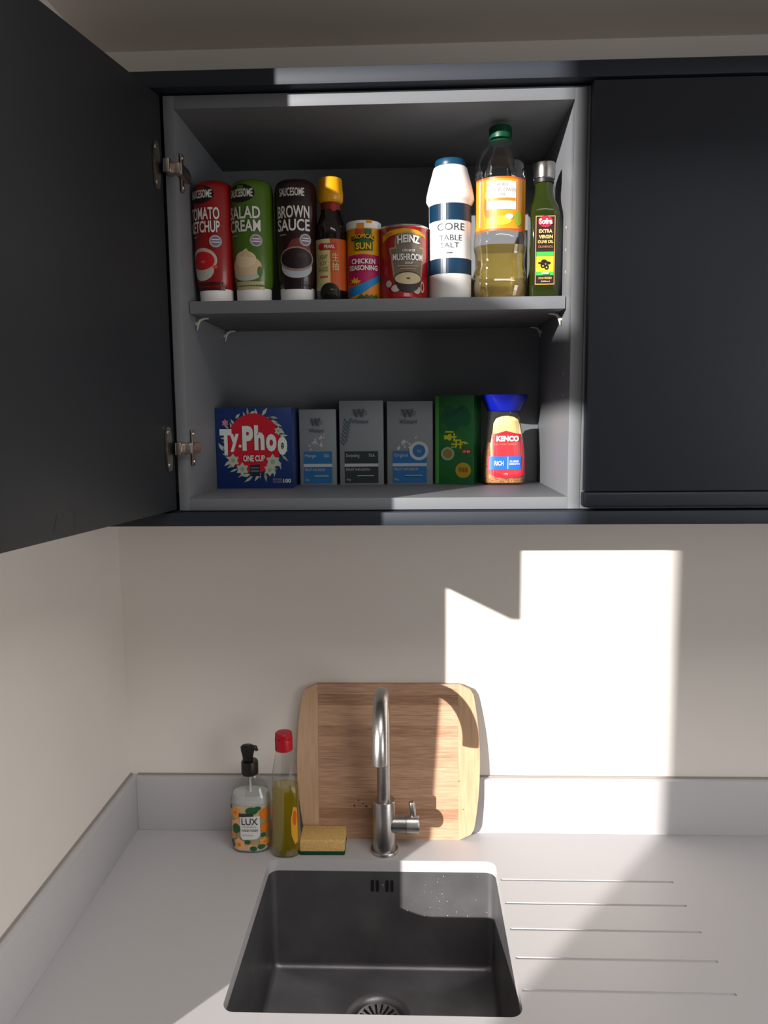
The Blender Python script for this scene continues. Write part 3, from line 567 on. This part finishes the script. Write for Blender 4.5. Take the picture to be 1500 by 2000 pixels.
def herb(label, x0, x1, h, px0, px1, top, band, kind, y=-0.082, ring=False):
    t = carton('tea_carton', label, x0, x1, y, h, 0.05, mat('grey_carton', (122, 127, 130), 0.5))
    t['group'] = 'slim grey tea cartons on the bottom shelf'
    q = Px((px0+px1)/2, 946.7, 1096, 1100); c = (px0+px1)/2; B = P('band_'+kind, band); DK = P('logo_grey', (70, 80, 86)); LG = P('pale_grey', (176, 180, 180))
    s = (px1-px0)/80
    x_ = lambda d: c+d*s
    sh = [(q.p(*[(x_(-3)+16*s*math.cos(a*math.pi/8)*(1 if a % 2 else .8), top+24+9*math.sin(a*math.pi/8)*(1 if a % 2 else .8)) for a in range(16)]), P('logo_soft', (104, 110, 114))),
          (q.r(x_(-31), 881, x_(30), 906), B), (q.r(x_(-31), 905, x_(30), 911), LG), (q.r(x_(-31), 911, x_(30), 943.5), B)]
    ff = random.Random(kind)
    if kind == 'dark':
        for k in range(7):
            xx, yy = x_(-33+k*1.2), 870-k*7
            sh.append((q.p((xx, yy), (xx-6, yy-9), (xx-5, yy-12), (xx+1, yy-3)), DK)); sh.append((q.p((xx, yy), (xx+9, yy-10), (xx+9, yy-13), (xx+1, yy-4)), DK))
    else:
        for k in range(26):
            a = ff.uniform(-24, 8); b = ff.uniform(0, 34)
            sh.append((q.e(x_(a+(b*.3)), 877-b*(1-abs(a)/40), ff.uniform(1, 2.6)), LG if k % 3 else P('petal', (176, 150, 152))))
    if ring: sh += [(q.e(x_(16), 881, 17*s), LG), (q.e(x_(16), 881, 11.5*s), P('band_'+kind, band))]
    decal('label', t, sh, flat(0), step=0, gap=0.00003)
    decal('lettering', t, [(q.t('W', x_(-14), top+16, x_(7), top+32, 0.02), DK), (q.t('Whittard', x_(-18), top+36, x_(13), top+44, 0.01), DK), (q.t({'blue': 'Mango', 'dark': 'Darjeeling', 'sky': 'Original'}[kind], x_(-28), 886, x_(-4), 894, 0.0), LG), (q.t('FRUIT INFUSION', x_(-28), 914, x_(14), 919, 0.0), LG), (q.t('50g', x_(-28), 934, x_(-20), 939, 0.0), LG), (q.r(x_(-8), 928, x_(22), 929.5), LG), (q.t('TEA', x_(12) if not ring else x_(12), 886 if not ring else 879, x_(24) if not ring else x_(20), 892 if not ring else 884, 0.0), LG)], flat(0), step=0, base=0.0022)
herb('shortest grey tea carton with bright blue band, next to the large dark blue box', 0.3676, 0.4328, 0.1339, 583, 656, 800, (34, 100, 150), 'blue')
herb('grey tea carton with dark charcoal green band and leaf sprig', 0.4390, 0.5170, 0.1483, 662, 748, 783, (38, 50, 50), 'dark')
herb('grey tea carton with blue band and round blue badge beside the green box', 0.5235, 0.6042, 0.1465, 756, 843, 784, (34, 100, 156), 'sky', ring=True)
GM = mat('green_carton', (36, 110, 50), 0.4, noise=(14, 0.3, (1, 1, 2)))
t = carton('green_tea_box', 'tall bright green tea box turned slightly, beside the coffee jar', 0.6065, 0.6760, -0.084, 0.1560, 0.060, GM, rz=math.radians(-17))
t.location.x = 0.6425
q = Px(886, 945.8, 1060, 1106); YG = P('yellow_script', (206, 200, 40))
sh = [(q.r(849, 774, 856, 945), P('g_light', (70, 146, 60))), (q.p(*[(888+30*math.cos(a*math.pi/8), 815+22*math.sin(a*math.pi/8)*(1.2 if a % 3 else .7)) for a in range(16)]), P('g_dark', (24, 92, 58))), (q.r(892, 893, 921, 945), P('g_mid', (26, 100, 54)))]
for x0, y0, x1, y1 in ((868, 842, 884, 845), (866, 850, 874, 858), (874, 848, 880, 860), (878, 852, 890, 855), (884, 846, 887, 862), (886, 858, 896, 861), (880, 866, 902, 869), (888, 860, 891, 872), (896, 858, 899, 876), (898, 862, 908, 865), (904, 864, 912, 867), (880, 872, 890, 874)):
    sh.append((q.r(x0, y0, x1, y1), YG))
sh += [(q.e(873, 886, 13), P('cup_w', (150, 170, 150))), (q.e(873, 886, 9), P('cup_tea', (150, 124, 40))), (q.e(909, 881, 10, 5), P('seal_red', (170, 34, 24))), (q.e(903, 918, 15), P('seal_gold', (190, 150, 30)))]
for k in range(5): sh.append((q.p((868+k*7, 818-k*4), (872+k*7, 806-k*3), (875+k*7, 806-k*3), (870+k*7, 820-k*4)), P('g_blue', (24, 70, 60))))
decal('label', t, sh, flat(0), step=0, gap=0.00003)
decal('lettering', t, [(q.t('铁观音', 894, 912, 912, 922), P('seal_dk', (90, 66, 14))), (q.t('浓香', 902, 879, 916, 884), INKW)], flat(0), step=0, base=0.0015)

# coffee jar
t = thing('coffee_jar', 'glass jar of instant coffee with deep blue lid and red label', 'jar', (0.7295, -0.078, LZ))
JR = [(0.0, 0.031, 3.4), (0.004, 0.0362, 4), (0.016, 0.0376, 4), (0.050, 0.0366, 4), (0.080, 0.0335, 3.6), (0.105, 0.0292, 3), (0.124, 0.0272, 2.4), (0.130, 0.0265, 2)]
rings = [(z, h, h*0.86, p) for z, h, p in JR]
GL = clear_mat('jar_glass', (244, 247, 246), 1.0, 0.04, ior=1.5, cloud=0.07, cc=(220, 214, 200))
lofto('glass', rings, GL, t, cap1=False, ang=60)
cof = [(max(z, 0.003), h-0.0024, (h-0.0024)*0.86, p) for z, h, p in JR if z < 0.075]+[(0.074, 0.0305, 0.0262, 3.6)]
def coffee_mat():
    m = bpy.data.materials.new('coffee_granules'); m.use_nodes = True; nt = m.node_tree; b = nt.nodes['Principled BSDF']; b.inputs['Roughness'].default_value = 0.55
    tc = nt.nodes.new('ShaderNodeTexCoord'); v = nt.nodes.new('ShaderNodeTexVoronoi'); v.inputs['Scale'].default_value = 420
    nt.links.new(tc.outputs['Object'], v.inputs[0]); r = nt.nodes.new('ShaderNodeValToRGB'); r.color_ramp.elements[0].color = srgb((110, 52, 22)); r.color_ramp.elements[1].color = srgb((216, 142, 78))
    nt.links.new(v.outputs['Color'], r.inputs[0]); nt.links.new(r.outputs[0], b.inputs['Base Color'])
    bp = nt.nodes.new('ShaderNodeBump'); bp.inputs['Strength'].default_value = 0.8; bp.inputs['Distance'].default_value = 0.001
    nt.links.new(v.outputs['Distance'], bp.inputs['Height']); nt.links.new(bp.outputs[0], b.inputs['Normal']); return m
lofto('coffee_granules', cof, coffee_mat(), t, ang=60, kind='stuff')
lofto('lid', [(0.128, 0.0285, 0.0285, 2), (0.130, 0.0295, 0.0295, 2.2), (0.153, 0.0402, 0.0370, 3), (0.156, 0.0406, 0.0374, 3), (0.1565, 0.038, 0.035, 3)], mat('lid_blue', (14, 26, 150), 0.3, coat=0.3), t, label='flared deep blue lid')
q = Px(986, 946, 1136, 1136); f = front(rings); KR = P('coffee_red', (198, 22, 46))
lab = q.p((960, 847), (963, 824), (968, 815), (978, 811), (990, 810), (1002, 812), (1011, 817), (1014, 826), (1018, 847), (1022, 872), (1025, 900), (1024, 924), (1012, 930), (986, 932), (965, 929), (953, 922), (951, 900), (955, 872))
red = q.p((959, 846), (974, 843), (987, 839), (1001, 843), (1017, 846), (1022, 872), (1025, 900), (1024, 924), (1012, 930), (986, 932), (965, 929), (953, 922), (951, 900), (955, 872))
KB = P('coffee_blue', (30, 100, 200))
decal('label', t, [(lab, P('coffee_cream', (240, 208, 140))), (red, KR), (q.r(954, 889, 1016, 915), KB), (q.r(990, 890, 990.8, 914), INKW)], f, step=0.003)
decal('lettering', t, [(q.t('KENCO', 968, 849, 1012, 860, 0.05), INKW), (q.t('THE COFFEE COMPANY', 964, 864, 1009, 867, 0.0), P('peachink', (226, 130, 110))), (q.t('RICH', 964, 898, 982, 907, 0.03), INKW), (q.t('FULL-BODIED', 994, 897, 1012, 901, 0.01), INKW), (q.t('SMOOTH', 993, 902, 1013, 906, 0.01), INKW), (q.t('100g', 983, 922, 990, 925, 0.0), INKW)], f, step=0.003, base=0.0020)

# ------------------------------------------------------------------ things on the worktop
t = thing('hand_soap', 'pump bottle of white hand soap with orange floral label and black pump', 'bottle', (0.2575, -0.073, WT))
SR = [(0.0, 0.031, 2.6), (0.004, 0.0355, 2.6), (0.02, 0.0375, 2.6), (0.088, 0.0380, 2.6), (0.105, 0.0365, 2.5), (0.122, 0.0315, 2.3), (0.136, 0.0235, 2), (0.144, 0.0165, 2), (0.150, 0.0150, 2)]
rings = [(z, h, h*0.7, p) for z, h, p in SR]
lofto('bottle', rings, clear_mat('soap_bottle', (236, 236, 234), 0.9, 0.08), t, cap1=False, ang=60)
lofto('soap', [(max(0.002, z), h-0.0016, (h-0.0016)*0.7, p) for z, h, p in SR if z < 0.11]+[(0.112, 0.033, 0.023, 2.4)], mat('soap_white', (214, 216, 216), 0.3), t, ang=60, label='white liquid soap')
lofto('dip_tube', rev([(0.0022, 0.11), (0.0022, 0.149)]), WHITE, t, n=12)
BK = mat('black_plastic', (26, 24, 22), 0.35)
lofto('pump_collar', rev([(0.0152, 0.148), (0.0160, 0.149), (0.0160, 0.171), (0.0148, 0.1735), (0.0065, 0.174), (0.0065, 0.184)]), BK, t)
bm = bmesh.new()
loft(bm, [(0.176, 0.0095, 0.0095, 2), (0.184, 0.0105, 0.010, 2), (0.194, 0.0130, 0.010, 2), (0.201, 0.0135, 0.0095, 2), (0.204, 0.010, 0.007, 2)], 24, cx=-0.003)
tube(bm, [(-0.010, 0, 0.194), (0.004, -0.004, 0.2005), (0.0135, -0.006, 0.2015), (0.0165, -0.007, 0.196)], [0.007, 0.0058, 0.0045, 0.0028], 14)
finish(bm, 'pump_head', t, BK, smooth=True, ang=60)
q = Px(485, 1663, 1021, 980); f = front([(z, h+0.0002, h2+0.0002, p) for z, h, h2, p in rings])
LO = P('flower_orange', (226, 150, 70)); LP = P('flower_peach', (232, 170, 120)); LG2 = P('soap_leaf', (34, 88, 56)); LA = P('amber_f', (214, 116, 30))
sh = [(q.r(448, 1570, 523, 1655), P('soap_paper', (196, 176, 130)))]
rn = random.Random(5)
for x, y, r, c in ((459, 1583, 13, LO), (461, 1606, 12, LP), (515, 1586, 12, LA), (516, 1612, 11, LA), (465, 1645, 15, LP), (514, 1640, 10, LO), (488, 1650, 8, LP), (453, 1628, 8, LO)):
    sh.append((q.p(*[(min(523, max(448, x+r*(1 if k % 2 else .7)*math.cos(math.pi*k/6))), min(1656, max(1570, y+r*(1 if k % 2 else .7)*math.sin(math.pi*k/6)))) for k in range(12)]), c))
    sh.append((q.e(min(519, max(452, x)), min(1652, y), r*.25), LA))
for x, y, rx, ry in ((492, 1578, 12, 7), (503, 1574, 7, 4), (461, 1613, 8, 9), (493, 1652, 7, 5), (508, 1649, 7, 5), (482, 1639, 6, 4), (453, 1645, 4, 8), (512, 1626, 5, 4), (450, 1574, 1.8, 4)):
    sh.append((q.e(x, y, rx, ry), LG2))
sh += [(q.r(467, 1583, 495, 1590), P('soap_dk', (50, 52, 40))), (q.p((469, 1590), (507, 1588), (507, 1626), (500, 1633), (473, 1634), (469, 1628)), P('soap_card', (214, 212, 208)))]
decal('label', t, sh, f, step=0.003, base=0.0006, gap=0.00003)
DKT = P('soap_text', (46, 42, 60))
decal('lettering', t, [(q.t('LUX', 472, 1592, 503, 1605, 0.01), DKT), (q.r(473, 1608, 500, 1608.7), DKT), (q.t('HAND WASH', 472, 1613, 503, 1618, 0.0), DKT), (q.t('BOTANICALS', 473, 1623, 494, 1626, 0.0), INKG)], f, step=0.003, base=0.0020)

t = thing('dish_soap', 'clear bottle of yellow washing-up liquid with red flip cap', 'bottle', (0.3268, -0.092, WT))
DR = [(0.0, 0.0235, 2.4), (0.004, 0.0268, 2.4), (0.02, 0.0275, 2.4), (0.06, 0.0262, 2.3), (0.100, 0.0252, 2.2), (0.112, 0.0258, 2.2), (0.126, 0.0262, 2.1), (0.145, 0.0240, 2), (0.165, 0.0225, 2), (0.185, 0.0190, 2), (0.205, 0.0152, 2)]
rings = [(z, h, h*0.8, p) for z, h, p in DR]
lofto('bottle', rings, CLEAR, t, cap1=False, ang=60)
lofto('liquid', [(max(0.002, z), h-0.0015, (h-0.0015)*0.8, p) for z, h, p in DR if z < 0.135]+[(0.137, 0.0235, 0.0185, 2.1)], clear_mat('detergent', (226, 214, 60), 0.9, 0.05, refr=0.4, cloud=0.55, cc=(206, 186, 30)), t, ang=60, label='yellow washing-up liquid')
RC = mat('red_cap', (188, 10, 36), 0.35)
lofto('cap', rev([(0.0152, 0.204), (0.0165, 0.205), (0.0165, 0.226), (0.0160, 0.2272)]), RC, t, label='red flip cap')
lofto('cap_lid', rev([(0.0155, 0.2276), (0.0163, 0.2285), (0.0158, 0.236), (0.0145, 0.2375), (0.006, 0.238)]), RC, t)
bm = bmesh.new(); add_box(bm, (-0.004, -0.0175, 0.2225), (0.004, -0.0155, 0.231), 0.0006); finish(bm, 'thumb_tab', t, RC)
q = Px(555, 1675, 1040, 990); f = front([(z, h+0.0002, h2+0.0002, p) for z, h, h2, p in rings])
decal('label', t, [(q.p((573, 1576), (579, 1580), (580, 1645), (575, 1648), (569, 1630), (568, 1600)), P('dish_label', (222, 160, 40))), (q.e(575, 1598, 3.5, 14), P('dish_orange', (214, 90, 30)))], f, step=0.003)

sg = thing('sponge', 'yellow kitchen sponge with dark green scourer underneath, beside the washing-up bottle', 'sponge', (0.3945, -0.0725, WT), math.radians(1.0))
SPM = mat('sponge_yellow', (220, 182, 116), 0.95, spec=0.1, noise=(260, 0.14, (1, 1, 1)), bump=(700, 1.0, (1, 1, 1)))
box('sponge_body', (-0.0425, -0.0275, 0.0065), (0.0425, 0.0275, 0.0295), SPM, sg, bev=0.003, seg=3)
box('scourer', (-0.0425, -0.0275, 0), (0.0425, 0.0275, 0.0066), mat('scourer_green', (26, 70, 52), 0.95, spec=0.1, bump=(900, 1.0, (1, 1, 1))), sg, bev=0.0015, label='dark green scouring pad')

# chopping board, leaning on the wall behind the tap
cbd = thing('chopping_board', 'bamboo chopping board with pale side bands leaning on the wall behind the tap', 'chopping board', (0.5180, -0.0415, WT))
cbd.rotation_euler = (math.radians(-5.35), 0, 0)
def wood(name, ramp, sc, st):
    m = bpy.data.materials.new(name); m.use_nodes = True; nt = m.node_tree; b = nt.nodes['Principled BSDF']; b.inputs['Roughness'].default_value = 0.5
    b.inputs['Specular IOR Level'].default_value = 0.3
    tc = nt.nodes.new('ShaderNodeTexCoord'); mp = nt.nodes.new('ShaderNodeMapping'); mp.inputs['Scale'].default_value = st; nt.links.new(tc.outputs['Object'], mp.inputs[0])
    n = nt.nodes.new('ShaderNodeTexNoise'); n.inputs['Scale'].default_value = sc; n.inputs['Detail'].default_value = 6; nt.links.new(mp.outputs[0], n.inputs[0])
    oi = nt.nodes.new('ShaderNodeObjectInfo'); ad = nt.nodes.new('ShaderNodeMath'); ad.operation = 'MULTIPLY_ADD'; ad.inputs[1].default_value = 0.34; ad.inputs[2].default_value = -0.17
    nt.links.new(oi.outputs['Random'], ad.inputs[0]); a2 = nt.nodes.new('ShaderNodeMath'); a2.operation = 'ADD'; nt.links.new(n.outputs[0], a2.inputs[0]); nt.links.new(ad.outputs[0], a2.inputs[1])
    r = nt.nodes.new('ShaderNodeValToRGB'); els = r.color_ramp.elements; els[0].position = 0.3; els[1].position = 0.72; els[0].color = srgb(ramp[0]); els[1].color = srgb(ramp[1])
    nt.links.new(a2.outputs[0], r.inputs[0]); nt.links.new(r.outputs[0], b.inputs['Base Color']); return m
WC = wood('bamboo_centre', ((158, 118, 92), (202, 162, 132)), 22, (1, 1, 16))
WS = wood('bamboo_band', ((188, 148, 116), (208, 172, 138)), 14, (14, 1, 1))
HB, HWc, TH = 0.3035, 0.1355, 0.014
NS = 15
for i in range(NS):
    z0, z1 = HB*i/NS, HB*(i+1)/NS
    box('strip', (-HWc, 0, z0), (HWc, TH, z1-0.0002), WC, cbd)
def side_w(z):
    t_ = z/HB; return 0.1775-0.0155*(2*t_-1.0)**2
for s in (-1, 1):
    rc = 0.024; outer = []
    N = 30
    for k in range(N+1):
        z = HB*k/N; w = side_w(z)
        if z < rc: w -= rc-math.sqrt(max(0, rc*rc-(rc-z)**2))
        if z > HB-rc: w -= rc-math.sqrt(max(0, rc*rc-(z-HB+rc)**2))
        outer.append((s*w, z))
    poly = [(s*HWc+s*0.0002, 0)]+outer+[(s*HWc+s*0.0002, HB)]
    bm = bmesh.new(); a = [bm.verts.new((x, 0, z)) for x, z in poly]; b = [bm.verts.new((x, TH, z)) for x, z in poly]
    bm.faces.new(a); bm.faces.new(b[::-1])
    for i in range(len(poly)): bm.faces.new((a[i], a[(i+1) % len(poly)], b[(i+1) % len(poly)], b[i]))
    finish(bm, 'side_band', cbd, WS, label='paler end-grain side band')
bm = bmesh.new(); rn = random.Random(3)
for x, z, r in ((-0.066, 0.066, 0.0028), (-0.058, 0.076, 0.0016), (-0.049, 0.070, 0.0018), (-0.043, 0.064, 0.0024), (-0.030, 0.064, 0.003), (0.060, 0.10, 0.001), (0.137, 0.115, 0.0012), (0.145, 0.06, 0.0012), (-0.058, 0.084, 0.0012)):
    bm.faces.new([bm.verts.new((x+r*rn.uniform(.5, 1.3)*math.cos(k*math.pi/4), -0.0003, z+r*rn.uniform(.5, 1.2)*math.sin(k*math.pi/4))) for k in range(8)])
finish(bm, 'stain_spots', cbd, mat('stain', (96, 60, 46), 0.7), label='small dark stain spots')
